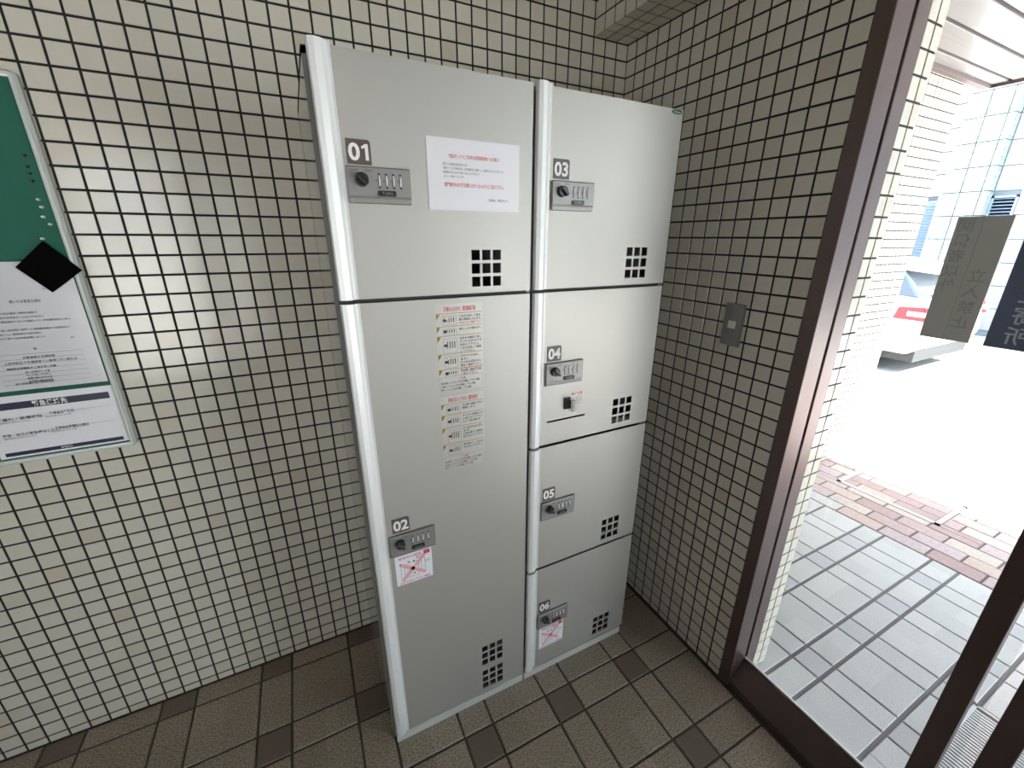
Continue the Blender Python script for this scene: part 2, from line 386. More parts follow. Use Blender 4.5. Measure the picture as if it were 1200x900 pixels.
mb = MB(); mb.box(0.045, 0.086, -2.75, -2.70, 0.012, ZT-0.055); bevel(mb.build('stile', 'bronze', ds), 0.002, 2)
mb = MB(); mb.box(0.048, 0.083, -2.70, -1.405, 0.012, 0.10); mb.build('bottom_rail', 'bronze', ds)
mb = MB(); mb.box(0.048, 0.083, -2.70, -1.405, ZT-0.13, ZT-0.055); mb.build('top_rail', 'bronze', ds)
mb = MB(); mb.box(GX-0.010, GX-0.004, -2.70, -1.405, 0.10, ZT-0.13); mb.build('pane', 'glass', ds)
# printed cards stuck to the inside of the glass, read from outside
def glass_sign(name, label, y0, y1, z0, z1, m, mt, columns, seam=None):
    t = thing(name, label, 'sign', (0.069, (y0+y1)/2, z0)); mb = MB(); mb.box(0.0695, 0.0712, y1, y0, z0, z1); mb.build('card', m, t)
    mb = MB()
    for yc, ztop, size, step, s in columns:
        for i, ch in enumerate(s): write(mb, ch, (0.0690, yc, ztop-step*i), (0, 1, 0), (0, 0, 1), size, 0, 0.012)
    if seam: mb.box(0.0688, 0.0695, seam-0.0004, seam+0.0004, z0, z1)
    mb.build('lettering', mt, t)
glass_sign('notice_card', 'grey back of a notice card with faint mirrored lettering, stuck on the glass', -1.016, -1.097, 1.319, 1.570, 'sign_grey', 'sign_grey_text',
    [(-1.032, 1.553, 0.028, 0.030, '関係者以外'), (-1.074, 1.455, 0.028, 0.032, '立入禁止')], -1.056)
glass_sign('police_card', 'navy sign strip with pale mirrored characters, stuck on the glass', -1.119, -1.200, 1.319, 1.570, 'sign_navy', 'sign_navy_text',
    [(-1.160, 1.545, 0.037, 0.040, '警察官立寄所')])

# ------------------------------------------------------------------ outdoors
# tiled wall beside the porch
mb = MB(); mb.box(0.205, 2.44, -0.05, 0.20, 0, 2.9); ow = structure(mb.build('wall_porch', 'grout'))
lay(wall_cells(grid_lines(0.21, 2.44, 2.44, P), grid_lines(0, 2.4, Z0, P), lambda u, v: (u, -0.0446, v)), R_RV, ow, nmax=0)
# porch soffit: boards with open dark joints
mb = MB(); mb.box(0.205, 2.72, -4.2, -0.05, 2.42, 2.9); mb.box(XL-0.2, 0.205, YF-2.6, YF-0.2, 2.5, 2.9); sf = structure(mb.build('ceiling_porch_and_sun_block', 'soffit_joint'))  # second box: unseen rear overhang, added to block the sun
bb = MB(); bb.box(0, 1, -0.0, 0.142, -0.018, 0.004)
y = -0.086
while y > -3.2:
    h = 0.070 if y > -0.1 else 0.135
    mb = MB(); mb.box(0.21, 2.69, y-h, y, 2.402, 2.424); bevel(mb.build('soffit_board', 'soffit', sf), 0.003, 1); y -= h+0.018
mb = MB(); mb.box(0.21, 2.69, -0.085, -0.048, 2.385, 2.44); mb.build('soffit_trim', 'soffit_joint', sf)
mb = MB(); mb.box(2.69, 2.72, -4.2, -0.04, 2.385, 2.44); mb.build('soffit_edge', 'bronze', sf)
# block paving with inspection cover
mb = MB(); mb.box(1.49, 4.75, -6.0, 4.0, -0.12, -0.006); pv = structure(mb.build('floor_paving', 'brick_joint'))
MH = (1.86, 2.24, -0.765, -0.245)
bricks = []; row = 0; x = 1.495
while x < 4.72:
    y = -3.0 + (0.0 if row % 2 else 0.105)
    while y < 3.5:
        bricks.append((x+0.049, y+0.1)); y += 0.206
    x += 0.1015; row += 1
far = [MB() for _ in BRICKS]
for bx, by in bricks:
    k = random.choice((0, 0, 1, 1, 2, 3, 4, 4, 5)); zz = -0.03+random.uniform(-0.0012, 0.0012)
    for c, w_, h_ in cut([((bx, by, zz), 0.0965, 0.197)], MH):
        me = tmesh(w_, h_, 0.03, 0.003, 'brick_%d' % k, 'brick'); T = Matrix.Translation(c)
        if bx < 2.65 and -1.5 < by < 0.0:
            o = link(bpy.data.objects.new('brick', me), pv); o.location = c
        else: far[k].add([T @ v.co for v in me.vertices], [tuple(p.vertices) for p in me.polygons])
for k, m_ in enumerate(far):
    if m_.v: stuff(m_.build('brick_field', ['brick_%d' % k], pv))
ic = thing('inspection_cover', 'rectangular inspection cover with steel rim, filled with paving bricks', 'manhole cover', ((MH[0]+MH[1])/2, (MH[2]+MH[3])/2, 0))
mb = MB(); mb.box(MH[0], MH[1], MH[2], MH[3], -0.1, -0.008); mb.build('tray', 'brick_joint', ic)
mb = MB()
for a_, b_, c_, d_ in ((MH[0], MH[1], MH[2], MH[2]+0.022), (MH[0], MH[1], MH[3]-0.022, MH[3]), (MH[0], MH[0]+0.022, MH[2], MH[3]), (MH[1]-0.022, MH[1], MH[2], MH[3])):
    mb.box(a_, b_, c_, d_, -0.05, 0.003)
mb.build('rim', 'galvanised', ic)
x = MH[0]+0.026; r_ = 0
while x+0.08 < MH[1]:
    y = MH[2]+0.026 - (0.1 if r_ % 2 else 0)
    while y < MH[3]-0.03:
        y0, y1 = max(y, MH[2]+0.026), min(y+0.195, MH[3]-0.026)
        if y1-y0 > 0.03:
            mb = MB(); mb.box(x, x+0.078, y0, y1, -0.03, -0.001); mb.build('brick', random.choice(['brick_2', 'brick_0', 'brick_4', 'brick_1']), ic)
        y += 0.2
    x += 0.0815; r_ += 1
# drain grate just outside the door
def grate(name, label, x0, x1, y0, y1, step):
    g = thing(name, label, 'drain grate', ((x0+x1)/2, (y0+y1)/2, 0))
    mb = MB(); mb.box(x0, x1, y0, y1, -0.10, -0.03); mb.build('pit', 'pit_concrete', g)
    mb = MB()
    for a_, b_, c_, d_ in ((x0, x1, y0, y0+0.01), (x0, x1, y1-0.01, y1), (x0, x0+0.008, y0, y1), (x1-0.008, x1, y0, y1)): mb.box(a_, b_, c_, d_, -0.05, 0.002)
    mb.build('rim', 'galvanised', g)
    n = int((x1-x0-0.02)/step); mb = MB(); mb.box(0, step*0.5, y0+0.01, y1-0.01, -0.025, 0.0); me = mb.mesh('slat', ['galvanised'])
    for i in range(n):
        o = link(bpy.data.objects.new('slat', me), g); o.location = (x0+0.012+i*step, 0, 0)
grate('drain_grate', 'steel slatted drain grate let into the porch tiles by the door', GR[0], GR[1], GR[2], GR[3], 0.0135)
grate('drain_grate', 'small steel drain grate at the edge of the drive behind the parked car', 4.78, 5.02, -0.3, 0.36, 0.03)
# drive
mb = MB(); mb.box(-60, 90, -80, 80, -0.30, -0.13); structure(mb.build('ground', 'concrete'))
mb = MB(); mb.box(4.75, 9.0, -12.0, 12.0, -0.13, 0.0); structure(mb.build('floor_drive', 'concrete'))
# stone building opposite
bd = thing('stone_building', 'pale granite clad building with louvred windows across the drive', 'building', (9.4, 0, 0))
mb = MB(); mb.box(9.02, 13, -9, 2.24, 0, 9.0); mb.box(9.40, 13, 2.20, 9, 0, 9.0); mb.build('wall', 'stone_joint', bd)
def stone(x0, y0, y1, z0, z1, m, dep=0.03):
    mb = MB(); mb.box(x0, x0+dep+0.02, y0+0.006, y1-0.006, z0+0.006, z1-0.006); mb.build('stone_panel', m, bd)
LV = [(1.40, 1.70, 1.35, 2.20)]
z = 0.10
while z < 6.0:
    for y0, y1 in ((1.66, 1.75), (1.75, 2.00), (2.00, 2.26)): stone(8.80, y0, y1, z, z+0.362, 'granite_rough', 0.20)
    for k in range(6):
        y0, y1 = 1.66-0.6*(k+1), 1.66-0.6*k
        if k == 0 and z < 2.0 and z+0.362 > 1.2: stone(9.0, 1.06, 1.36, z, z+0.362, 'granite_grey'); continue
        stone(9.0, y0, y1, z, z+0.362, 'granite_grey')
    if z > 2.25 or z < 0.8:
        stone(9.36, 2.42, 3.0, z, z+0.362, 'granite_grey'); stone(9.36, 3.0, 3.6, z, z+0.362, 'granite_grey')
    z += 0.362
def louvre(x0, y0, y1, z0, z1):
    mb = MB(); mb.box(x0+0.02, x0+0.06, y0, y1, z0, z1); win = mb.build('window', 'louver_back', bd)
    mb = MB()
    for a_, b_, c_, d_ in ((y0, y1, z0, z0+0.03), (y0, y1, z1-0.03, z1), (y0, y0+0.03, z0, z1), (y1-0.03, y1, z0, z1)): mb.box(x0-0.01, x0+0.04, a_, b_, c_, d_)
    mb.build('window_frame', 'louver_blue', win)
    mb = MB(); mb.prism([(x0-0.005, 0), (x0+0.03, 0.026), (x0+0.033, 0.022), (x0-0.002, -0.004)], 1, y0+0.03, y1-0.03); me = mb.mesh('louvre_blade', ['louver_blue'])
    zz = z0+0.05
    while zz < z1-0.05:
        o = link(bpy.data.objects.new('louvre_blade', me), win); o.location = (0, 0, zz); zz += 0.05
louvre(9.0, 1.36, 1.66, 1.30, 2.20)
louvre(9.35, 2.42, 3.4, 1.00, 2.20)
# parked hatchback, tail towards the drive
car = thing('parked_car', 'white hatchback with red tail lamp parked behind the tiled porch wall', 'car', (5.8, 2.5, 0))
x0, x1 = 5.0, 6.6
low = [(0.70, 0.26), (0.60, 0.42), (0.62, 0.66), (0.68, 0.90), (1.2, 0.94), (3.1, 0.93), (4.05, 0.74), (4.25, 0.50), (4.2, 0.24)]
mb = MB(); mb.prism(low, 0, x0, x1); o = mb.build('body', 'car_white', car); bevel(o, 0.07, 4)
mb = MB()
c0 = [(0.74, 0.90), (1.00, 1.19), (1.5, 1.29), (2.3, 1.30), (3.15, 0.92)]
n = len(c0); b = len(mb.v)
mb.v += [(x0+0.04, p[0], p[1]) if p[1] < 1 else (x0+0.20, p[0], p[1]) for p in c0] + [(x1-0.04, p[0], p[1]) if p[1] < 1 else (x1-0.20, p[0], p[1]) for p in c0]
mb.f += [tuple(range(n)), tuple(range(2*n-1, n-1, -1))] + [(i, (i+1) % n, n+(i+1) % n, n+i) for i in range(n)]; mb.m = [0]*len(mb.f)
o = mb.build('cabin_glass', 'car_glass', car); bevel(o, 0.03, 2)
mb = MB(); mb.prism([(0.98, 1.20), (1.0, 1.24), (1.5, 1.325), (2.3, 1.335), (2.5, 1.26), (2.3, 1.29), (1.5, 1.28)], 0, x0+0.19, x1-0.19); bevel(mb.build('roof', 'car_white', car), 0.015, 2)
mb = MB(); mb.prism([(0.72, 1.165), (0.74, 1.19), (1.06, 1.245), (1.06, 1.20)], 0, x0+0.2, x1-0.2); bevel(mb.build('spoiler', 'car_white', car), 0.008, 2)
mb = MB(); mb.prism([(0.70, 0.935), (0.72, 0.955), (0.80, 0.96), (0.80, 0.935)], 0, x0+0.3, x1-0.3); mb.build('wiper', 'car_white', car)
for s in (0, 1):
    xx = x0 if s == 0 else x1; sg = -1 if s == 0 else 1; mb = MB()
    mb.prism([(0.61, 0.66), (0.93, 0.66), (0.90, 0.80), (0.66, 0.82)], 0, xx+sg*0.012, xx-sg*0.12); lp = mb.build('tail_lamp', 'car_red', car); bevel(lp, 0.015, 2)
    mb = MB(); mb.prism([(0.60, 0.71), (0.80, 0.71), (0.80, 0.76), (0.62, 0.76)], 0, xx+sg*0.016, xx-sg*0.10); mb.build('lamp_lens', 'car_lens', lp)
mb = MB(); mb.box(5.6, 6.0, 0.585, 0.62, 0.48, 0.62); mb.build('number_plate', 'paper_matt', car)
mb = MB(); mb.box(x0+0.1, x1-0.1, 0.66, 4.1, 0.17, 0.30); mb.build('underbody', 'tyre', car)
for xx in (x0, x1):
    for yy in (1.35, 3.55):
        sg = 1 if xx == x0 else -1; mb = MB(); mb.cyl((xx-sg*0.004, yy, 0.29), (sg, 0, 0), 0.29, 0.29, 0.2, 28); wl = bevel(mb.build('wheel', 'tyre', car), 0.02, 2)
        mb = MB(); mb.cyl((xx-sg*0.010, yy, 0.29), (sg, 0, 0), 0.17, 0.19, 0.02, 20); mb.build('hubcap', 'galvanised', wl)

# ------------------------------------------------------------------ parcel lockers
FY = -0.490      # door face
BY = -0.470      # front of the cabinet body
def holed_panel(x0, x1, z0, z1, y0, y1, holes, bev=0.005):
    """plate between y0 (face) and y1 (back) with rectangular holes; left edge bevelled"""
    xsn = sorted(set([x0, x1]+[h[i] for h in holes for i in (0, 1)])); zsn = sorted(set([z0, z1]+[h[i] for h in holes for i in (2, 3)]))
    inside = lambda x, z: any(h[0] < x < h[1] and h[2] < z < h[3] for h in holes)
    mb = MB(); idx = {}
    def vid(i, j, k):
        if (i, j, k) not in idx:
            idx[(i, j, k)] = len(mb.v); xx = xsn[i]
            if i == 0 and k == 1: xx -= bev
            mb.v.append((xx, y0 if k == 0 else y1, zsn[j]))
        return idx[(i, j, k)]
    solid = [[not inside((xsn[i]+xsn[i+1])/2, (zsn[j]+zsn[j+1])/2) for j in range(len(zsn)-1)] for i in range(len(xsn)-1)]
    def q(*a):
        mb.f.append(a); mb.m.append(0)
    for i in range(len(xsn)-1):
        for j in range(len(zsn)-1):
            if not solid[i][j]: continue
            q(vid(i, j, 0), vid(i+1, j, 0), vid(i+1, j+1, 0), vid(i, j+1, 0)); q(vid(i, j, 1), vid(i, j+1, 1), vid(i+1, j+1, 1), vid(i+1, j, 1))
            if i == 0 or not solid[i-1][j]: q(vid(i, j, 0), vid(i, j+1, 0), vid(i, j+1, 1), vid(i, j, 1))
            if i == len(xsn)-2 or not solid[i+1][j]: q(vid(i+1, j, 0), vid(i+1, j, 1), vid(i+1, j+1, 1), vid(i+1, j+1, 0))
            if j == 0 or not solid[i][j-1]: q(vid(i, j, 0), vid(i, j, 1), vid(i+1, j, 1), vid(i+1, j, 0))
            if j == len(zsn)-2 or not solid[i][j+1]: q(vid(i, j+1, 0), vid(i+1, j+1, 0), vid(i+1, j+1, 1), vid(i, j+1, 1))
    return mb
def vent(xc, zt):
    """3 x 3 square holes, 0.0195 wide at 0.0272 pitch; xc = left edge, zt = top edge"""
    return [(xc+0.0270*i-0.0005, xc+0.0270*i+0.0207, zt-0.0302*j-0.0230, zt-0.0302*j) for i in range(3) for j in range(3)]
UX, UZ = (1, 0, 0), (0, 0, 1)
def cabinet(name, label, xb0, xb1, xp1, splits):
    t = thing(name, label, 'locker', ((xb0+xb1)/2, -0.25, 0), 'parcel lockers')
    mb = MB()
    mb.box(xb0, xb0+0.012, BY, -0.012, 0.0, 1.846); mb.box(xb1-0.012, xb1, BY, -0.012, 0.0, 1.846)
    mb.box(xb0, xb1, BY, -0.012, 1.834, 1.847); mb.box(xb0, xb1, -0.024, -0.012, 0.0, 1.846)
    o = mb.build('body', 'cabinet_side', t)
    mb = MB(); mb.box(xb0+0.012, xb1-0.012, BY+0.01, -0.026, 0.03, 1.834); 
    # inside: lining and shelves behind the doors
    mb = MB(); mb.box(xb0+0.012, xb1-0.012, -0.034, -0.026, 0.03, 1.834); mb.box(xb0+0.012, xb0+0.016, BY+0.002, -0.03, 0.03, 1.834); mb.box(xb1-0.016, xb1-0.012, BY+0.002, -0.03, 0.03, 1.834)
    for z in splits[1:-1]: mb.box(xb0+0.012, xb1-0.012, BY+0.03, -0.03, z-0.012, z+0.012)
    mb.box(xb0+0.012, xb1-0.012, BY+0.001, -0.03, 0.02, 0.035)
    mb.build('lining', 'lining_steel', t)
    mb = MB(); mb.box(xb0+0.008, xb1-0.001, BY-0.001, BY+0.006, splits[1]-0.006, splits[1]+0.006)
    mb.build('seal', 'rubber_grey', t)
    mb = MB(); mb.box(xb0+0.0075, xb0+0.044, BY-0.0015, BY+0.006, 0.03, 1.838); mb.build('gasket', 'rubber_grey', t)
    return t
HP = [(0, -0.485), (0, -0.489), (0.003, -0.4955), (0.0126, -0.4990), (0.0245, -0.4965), (0.0340, -0.4880), (0.0395, -0.4908), (0.0395, -0.485)]
def door(t, xl, xp0, xp1, z0, z1, holes, top=False):
    d_ = holed_panel(xp0, xp1, z0, z1, FY, FY+0.004, holes).build('door', 'silver_paint', t)
    mb = MB(); mb.prism([(xl+p[0], p[1]) for p in HP], 2, z0, z1+(0.006 if top else 0)); mb.build('handle_profile', 'aluminium_light', d_)
    return d_
def lock(t, xl, zt):
    """combination cam lock; xl, zt = top-left corner of its plate (0.122 x 0.067)"""
    mb = MB(); W, H = 0.122, 0.067; z0 = zt-H
    mb.prism([(FY, z0), (FY-0.007, z0+0.001), (FY-0.008, z0+0.010), (FY-0.0068, z0+0.0115), (FY-0.0095, z0+0.013), (FY-0.0095, zt-0.002), (FY-0.0075, zt), (FY, zt)], 0, xl, xl+W)
    pl = bevel(mb.build('lock_plate', 'steel_plate', t), 0.0008, 1)
    f = FY-0.0095
    mb = MB(); c = Vector((xl+0.026, f, zt-0.024)); mb.cyl(c, (0, -1, 0), 0.0135, 0.0120, 0.010, 24)
    kb = mb.build('knob', 'dark_knob', pl); 
    dx, dz = math.cos(-0.75), math.sin(-0.75)
    mb = MB(); cc = c+Vector((0, -0.010, 0)); u = Vector((dx, 0, dz)); n_ = Vector((-dz, 0, dx))
    q = [cc+u*a*0.0125+n_*b*0.0036 for a, b in ((-1, -1), (1, -1), (1, 1), (-1, 1))]; q2 = [p+Vector((0, -0.008, 0)) for p in q]
    mb.add(q+q2, [(0, 1, 2, 3), (4, 5, 6, 7), (0, 1, 5, 4), (1, 2, 6, 5), (2, 3, 7, 6), (3, 0, 4, 7)]); bevel(mb.build('knob_grip', 'dark_knob', pl), 0.0015, 2)
    for i in range(4):
        xc = xl+0.060+0.0139*i
        mb = MB(); mb.box(xc-0.0020, xc+0.0020, f-0.0003, f+0.002, zt-0.038, zt-0.011); mb.build('dial_slot', 'black_plastic', pl)
        mb = MB(); n = 9
        arc = [(f+0.004-0.0075*math.cos(a), zt-0.0245+0.0125*math.sin(a)) for a in [(-1.35+2.7*k/n) for k in range(n+1)]]
        mb.prism(arc, 0, xc-0.0012, xc+0.0012); mb.build('dial', 'dial_white', pl)
    mb = MB(); mb.prism([(xl+0.0555, zt-0.0505), (xl+0.0575, zt-0.0525), (xl+0.0885, zt-0.0525), (xl+0.0905, zt-0.0505), (xl+0.0905, zt-0.0445), (xl+0.0885, zt-0.0425), (xl+0.0575, zt-0.0425), (xl+0.0555, zt-0.0445)], 1, f-0.004, f)
    mb.build('release_button', 'black_plastic', pl)
    mb = MB(); write(mb, 'TURN', (xl+0.073, f-0.0042, zt-0.0475), UX, UZ, 0.008, 0); mb.build('button_lettering', 'grey_ink', pl)
    mb = MB(); write(mb, 'CLOSE', (xl+0.013, f-0.0002, zt-0.0075), UX, UZ, 0.0055); write(mb, 'OPEN', (xl+0.040, f-0.0002, zt-0.0075), UX, UZ, 0.0055)
    for i in range(4): write(mb, '0', (xl+0.0545+0.0139*i, f-0.0002, zt-0.0245), UX, UZ, 0.0065)
    mb.build('plate_lettering', 'black_ink', pl)
    return pl
def number(t, txt, xl, zb):
    W, H = 0.0455, 0.0435; r = 0.005; y = FY-0.0016
    pts = [(xl, zb), (xl+W-0.0, zb), (xl+W, zb+H-r), (xl+W-0.4*r, zb+H-0.3*r), (xl+W-r, zb+H), (xl, zb+H)]
    mb = MB(); mb.prism(pts, 1, y, FY); pl = mb.build('number_plate', 'brown_plate', t)
    mb = MB()
    if txt == '01':
        write(mb, '0', (xl+0.0140, y-0.0004, zb+H/2), UX, UZ, 0.041, 0, 0.030, fitw=0.0215)
        one = [(0.0345, 0.0075), (0.0345, 0.0290), (0.0285, 0.0270), (0.0275, 0.0310), (0.0355, 0.0360), (0.0405, 0.0360), (0.0405, 0.0075)]
        mb.quad([(xl+p[0], y-0.0004, zb+p[1]) for p in one])
    else: write(mb, txt, (xl+W/2, y-0.0004, zb+H/2), UX, UZ, 0.041, 0, 0.032, fitw=0.039)
    mb.build('numeral', 'white_ink', pl)
def warning(t, xl, zt):
    """white label: lock drawing crossed out in pink, red lines of print"""
    W, H = 0.101, 0.099; y = FY-0.0008
    mb = MB(); mb.box(xl, xl+W, y, FY, zt-H, zt); pl = mb.build('warning_label', 'paper_matt', t)
    mb = MB(); Y = y-0.0003; X = lambda a: xl+a*W; Z = lambda a: zt-H+a*H
    def line(a0, b0, a1, b1, wd, mi):
        p0, p1 = Vector((X(a0), Y, Z(b0))), Vector((X(a1), Y, Z(b1))); n_ = Vector((0, 1, 0)).cross((p1-p0).normalized())*wd/2
        mb.quad([p0-n_, p1-n_, p1+n_, p0+n_], mi)
    for a0, b0, a1, b1 in ((.14, .2, .14, .68), (.24, .22, .24, .66), (.24, .66, .62, .7), (.62, .2, .62, .7), (.24, .22, .62, .2), (.7, .3, .7, .72), (.8, .3, .8, .72), (.7, .72, .8, .72)): line(a0, b0, a1, b1, 0.0012, 0)
    for k in range(5): line(.29, .3+.07*k, .45+.03*(k % 2), .31+.07*k, 0.001, 0)
    for a_, b_ in ((.13, .71), (.36, .73), (.5, .71), (.68, .71), (.5, .3), (.36, .52)): mb.box(X(a_)-.0022, X(a_)+.0022, Y-.0001, Y, Z(b_)-.0022, Z(b_)+.0022, 1)
    Y -= 0.0003
    line(.14, .70, .80, .22, 0.010, 2); line(.16, .14, .80, .84, 0.010, 2)
    mb.box(X(.78), X(.95), Y-.0001, Y, Z(.84), Z(.97), 3)
    write(mb, '使用中の開閉', (X(.40), Y, Z(.90)), UX, UZ, 0.0105, 3); write(mb, '番号', (X(.66), Y, Z(.80)), UX, UZ, 0.010, 0); write(mb, '注意', (X(.87), Y, Z(.60)), UX, UZ, 0.009, 0)
    write(mb, '必ずお読み下さい確認', (X(.5), Y, Z(.07)), UX, UZ, 0.0085, 3)
    mb.build('label_print', ['grey_ink', 'black_ink', 'pink_ink', 'red_ink'], pl)
V0 = -0.8095
S1, S2, S3 = 1.3955, 0.9410, 0.4850
L1 = cabinet('parcel_locker', 'tall silver parcel locker with doors 01 and 02 and a paper notice', -1.115, -0.6535, -0.653, [0.03, S1, 1.847])
door(L1, -1.107, -1.068, -0.6535, S1+0.0045, 1.847, vent(V0, 1.4985), True)
door(L1, -1.107, -1.068, -0.6535, 0.030, S1-0.0045, vent(V0, 0.2455)+vent(V0, 0.1345))
number(L1, '01', -1.0600, 1.6590); lock(L1, -1.0645, 1.6555)
number(L1, '02', -1.0525, 0.7885); lock(L1, -1.0635, 0.7835); warning(L1, -1.0550, 0.7115)
L2 = cabinet('parcel_locker', 'silver parcel locker with doors 03 to 06 standing by the right wall', -0.6520, -0.1960, -0.198, [0.03, S3, S2, S1, 1.847][:1]+[S1, S2, S3, 1.847])
DX = 0.4625
door(L2, -1.107+DX, -1.068+DX, -0.1975, S1+0.0045, 1.847, vent(V0+DX, 1.5020), True)
door(L2, -1.107+DX, -1.068+DX, -0.1975, S2+0.0045, S1-0.0045, vent(V0+DX, 1.0480)+[(-0.589, -0.455, 1.0145, 1.0205)])
door(L2, -1.107+DX, -1.068+DX, -0.1975, S3+0.0045, S2-0.0045, vent(V0+DX, 0.5930))
door(L2, -1.107+DX, -1.068+DX, -0.1975, 0.034, S3-0.0045, vent(V0+DX, 0.1390))
for s, zb in (('03', 1.6600), ('04', 1.2020), ('05', 0.7480), ('06', 0.2890)):
    number(L2, s, -0.5960, zb); lock(L2, -0.6005, zb-0.004)
warning(L2, -0.5910, 0.2130)
for t, a_, b_ in ((L1, -1.108, -0.6565), (L2, -0.6515, -0.208)):
    mb = MB(); mb.box(a_, b_, -0.493, -0.03, 0.0, 0.030); bevel(mb.build('base', 'base_grey', t), 0.002, 2)
# little hasp, label and maker's badge on the right-hand cabinet
mb = MB(); mb.box(-0.534, -0.512, FY-0.006, FY, 1.050, 1.086); hs = bevel(mb.build('hasp', 'dark_knob', L2), 0.002, 2)
mb = MB(); mb.box(-0.521, -0.507, FY-0.024, FY-0.004, 1.046, 1.082); bevel(mb.build('hasp_tongue', 'chrome', hs), 0.003, 2)
mb = MB(); mb.box(-0.511, -0.465, FY-0.0006, FY, 1.053, 1.099); lb = mb.build('mail_label', 'film', L2)
mb = MB(); write(mb, '郵便受箱', (-0.488, FY-0.0009, 1.092), UX, UZ, 0.010, 0, 0.02)
for k in range(5): write(mb, '投函口のご利用方法は'[k:]+'下記', (-0.488, FY-0.0009, 1.081-0.0058*k), UX, UZ, 0.0045, 1, fitw=0.040)
mb.build('label_print', ['red_ink', 'black_ink'], lb)
mb = MB(); n = 24; mb.prism([(-0.2205+0.017*math.copysign(abs(math.cos(2*math.pi*i/n))**0.7, math.cos(2*math.pi*i/n)), 1.8405+0.0052*math.copysign(abs(math.sin(2*math.pi*i/n))**0.7, math.sin(2*math.pi*i/n))) for i in range(n)], 1, FY-0.0012, FY)
bg_ = mb.build('maker_badge', 'black_plastic', L2)
mb = MB(); write(mb, 'Daiken', (-0.2205, FY-0.0015, 1.8405), UX, UZ, 0.0085, 0, 0.02, fitw=0.025); mb.build('badge_lettering', 'logo_green', bg_)
# instruction stickers on door 02
def sticker(t, xl, xr, zt, zb, title, rows, foot):
    mb = MB(); y = FY-0.0006; mb.box(xl, xr, y, FY, zb, zt); pl = mb.build('instruction_sticker', 'film', t)
    mb = MB(); Y = y-0.0003; W = xr-xl; H = zt-zb; Z = lambda a: zt-a*H
    write(mb, title, ((xl+xr)/2+0.004, Y, Z(0.055)), UX, UZ, 0.0125, 0, 0.02, fitw=W*0.68)
    top, bot = 0.10, 1-foot; tot = sum(r[0] for r in rows); a = top
    for k, (hgt, draw, lines) in enumerate(rows):
        b_ = a+(bot-top)*hgt/tot
        mb.box(xl+0.002, xr-0.002, Y-.0001, Y, Z(a)-0.0007, Z(a)+0.0007, 1)
        mb.quad([(xl+0.002, Y, Z(a)), (xl+0.012, Y, Z(a)), (xl+0.006, Y, Z(a)-0.010), (xl+0.002, Y, Z(a)-0.015)], 1); write(mb, str(k+1), (xl+0.005, Y-.0002, Z(a)-0.005), UX, UZ, 0.009, 2)
        za, zc = Z(a)-0.004, Z(b_)+0.003; xa, xc = xl+0.016, xl+0.052
        if draw:   # small line drawing of the lock
            for x_ in (xa, xc-0.001): mb.box(x_, x_+0.001, Y-.0001, Y, zc, za-0.003, 3)
            for z_ in (za-0.003, zc): mb.box(xa, xc, Y-.0001, Y, z_, z_+0.001, 3)
            for q in range(4): mb.box(xa+0.010+0.006*q, xa+0.012+0.006*q, Y-.0001, Y, zc+(za-zc)*0.3, zc+(za-zc)*0.75, 2)
            mb.cyl((xa+0.006, Y, (za+zc)/2), (0, -1, 0), 0.004, 0.004, 0.0001, 12, 2)
            if draw > 1: mb.cyl((xa+0.012, Y-0.0001, za-0.006), (0, -1, 0), 0.006, 0.006, 0.0001, 12, 0); mb.cyl((xa+0.012, Y-0.0002, za-0.006), (0, -1, 0), 0.005, 0.005, 0.0001, 12, 4)
        for q, s in enumerate(lines):
            write(mb, s, (xl+0.058, Y, za-0.004-0.0082*q), UX, UZ, 0.0068, 0 if s.startswith('※') else 2, 0.01, 'LEFT', fitw=min(W-0.062, 0.0062*len(s)))
        a = b_
    mb.box(xl+0.003, xr-0.003, Y-.0001, Y, Z(bot)-0.0004, Z(bot)+0.0004, 3); mb.box(xl+0.003, xr-0.003, Y-.0001, Y, zb+0.002, zb+0.0028, 3)
    for x_ in (xl+0.003, xr-0.0038): mb.box(x_, x_+0.0008, Y-.0001, Y, zb+0.002, Z(bot), 3)
    write(mb, 'ご注意', ((xl+xr)/2, Y, Z(bot)-0.007), UX, UZ, 0.0075, 0, 0.01)
    for q in range(3 if foot > 0.15 else 2): write(mb, '扉が閉まっていることを必ず確認して下さい暗証'[q:], (xl+0.006, Y, Z(bot)-0.0155-0.0085*q), UX, UZ, 0.0066, 2, 0.01, 'LEFT', fitw=W*(0.86-0.1*q))
    stuff(mb.build('sticker_print', ['red_ink', 'yellow_ink', 'black_ink', 'grey_ink', 'film'], pl))
sticker(L1, -0.905, -0.786, 1.378, 1.158, '荷物の入れかた（配達員様用）', [(1.0, 2, ['つまみを回して扉を', '開け荷物を入れます。', '※大きさをご確認下さい']), (0.75, 1, ['扉をしっかり閉めます。']), (1.45, 1, ['お好みの暗証番号に', 'ダイヤルを合わせ番号', 'を控えて下さい。', 'つまみを回して施錠', 'して下さい。']), (1.25, 2, ['①ダイヤルを乱し', 'ます。', '②つまみが回らない', '事をご確認下さい。', '※番号の控えを忘れずに']), (0.65, 1, ['不在票に暗証番号を', 'ご記入下さい。'])], 0.185)
sticker(L1, -0.905, -0.787, 1.148, 0.936, '荷物の受けとりかた（居住者用）', [(0.85, 1, ['不在票の暗証番号を', '確認します。']), (1.0, 1, ['ダイヤルを暗証番号', 'に合わせて下さい。', 'もう一度お確かめ']), (1.35, 2, ['①つまみを左に回し', 'ます。', '②扉を開けて荷物を', '取り出して下さい。']), (1.0, 2, ['扉を閉めて、つまみを', '元に戻して下さい。'])], 0.20)
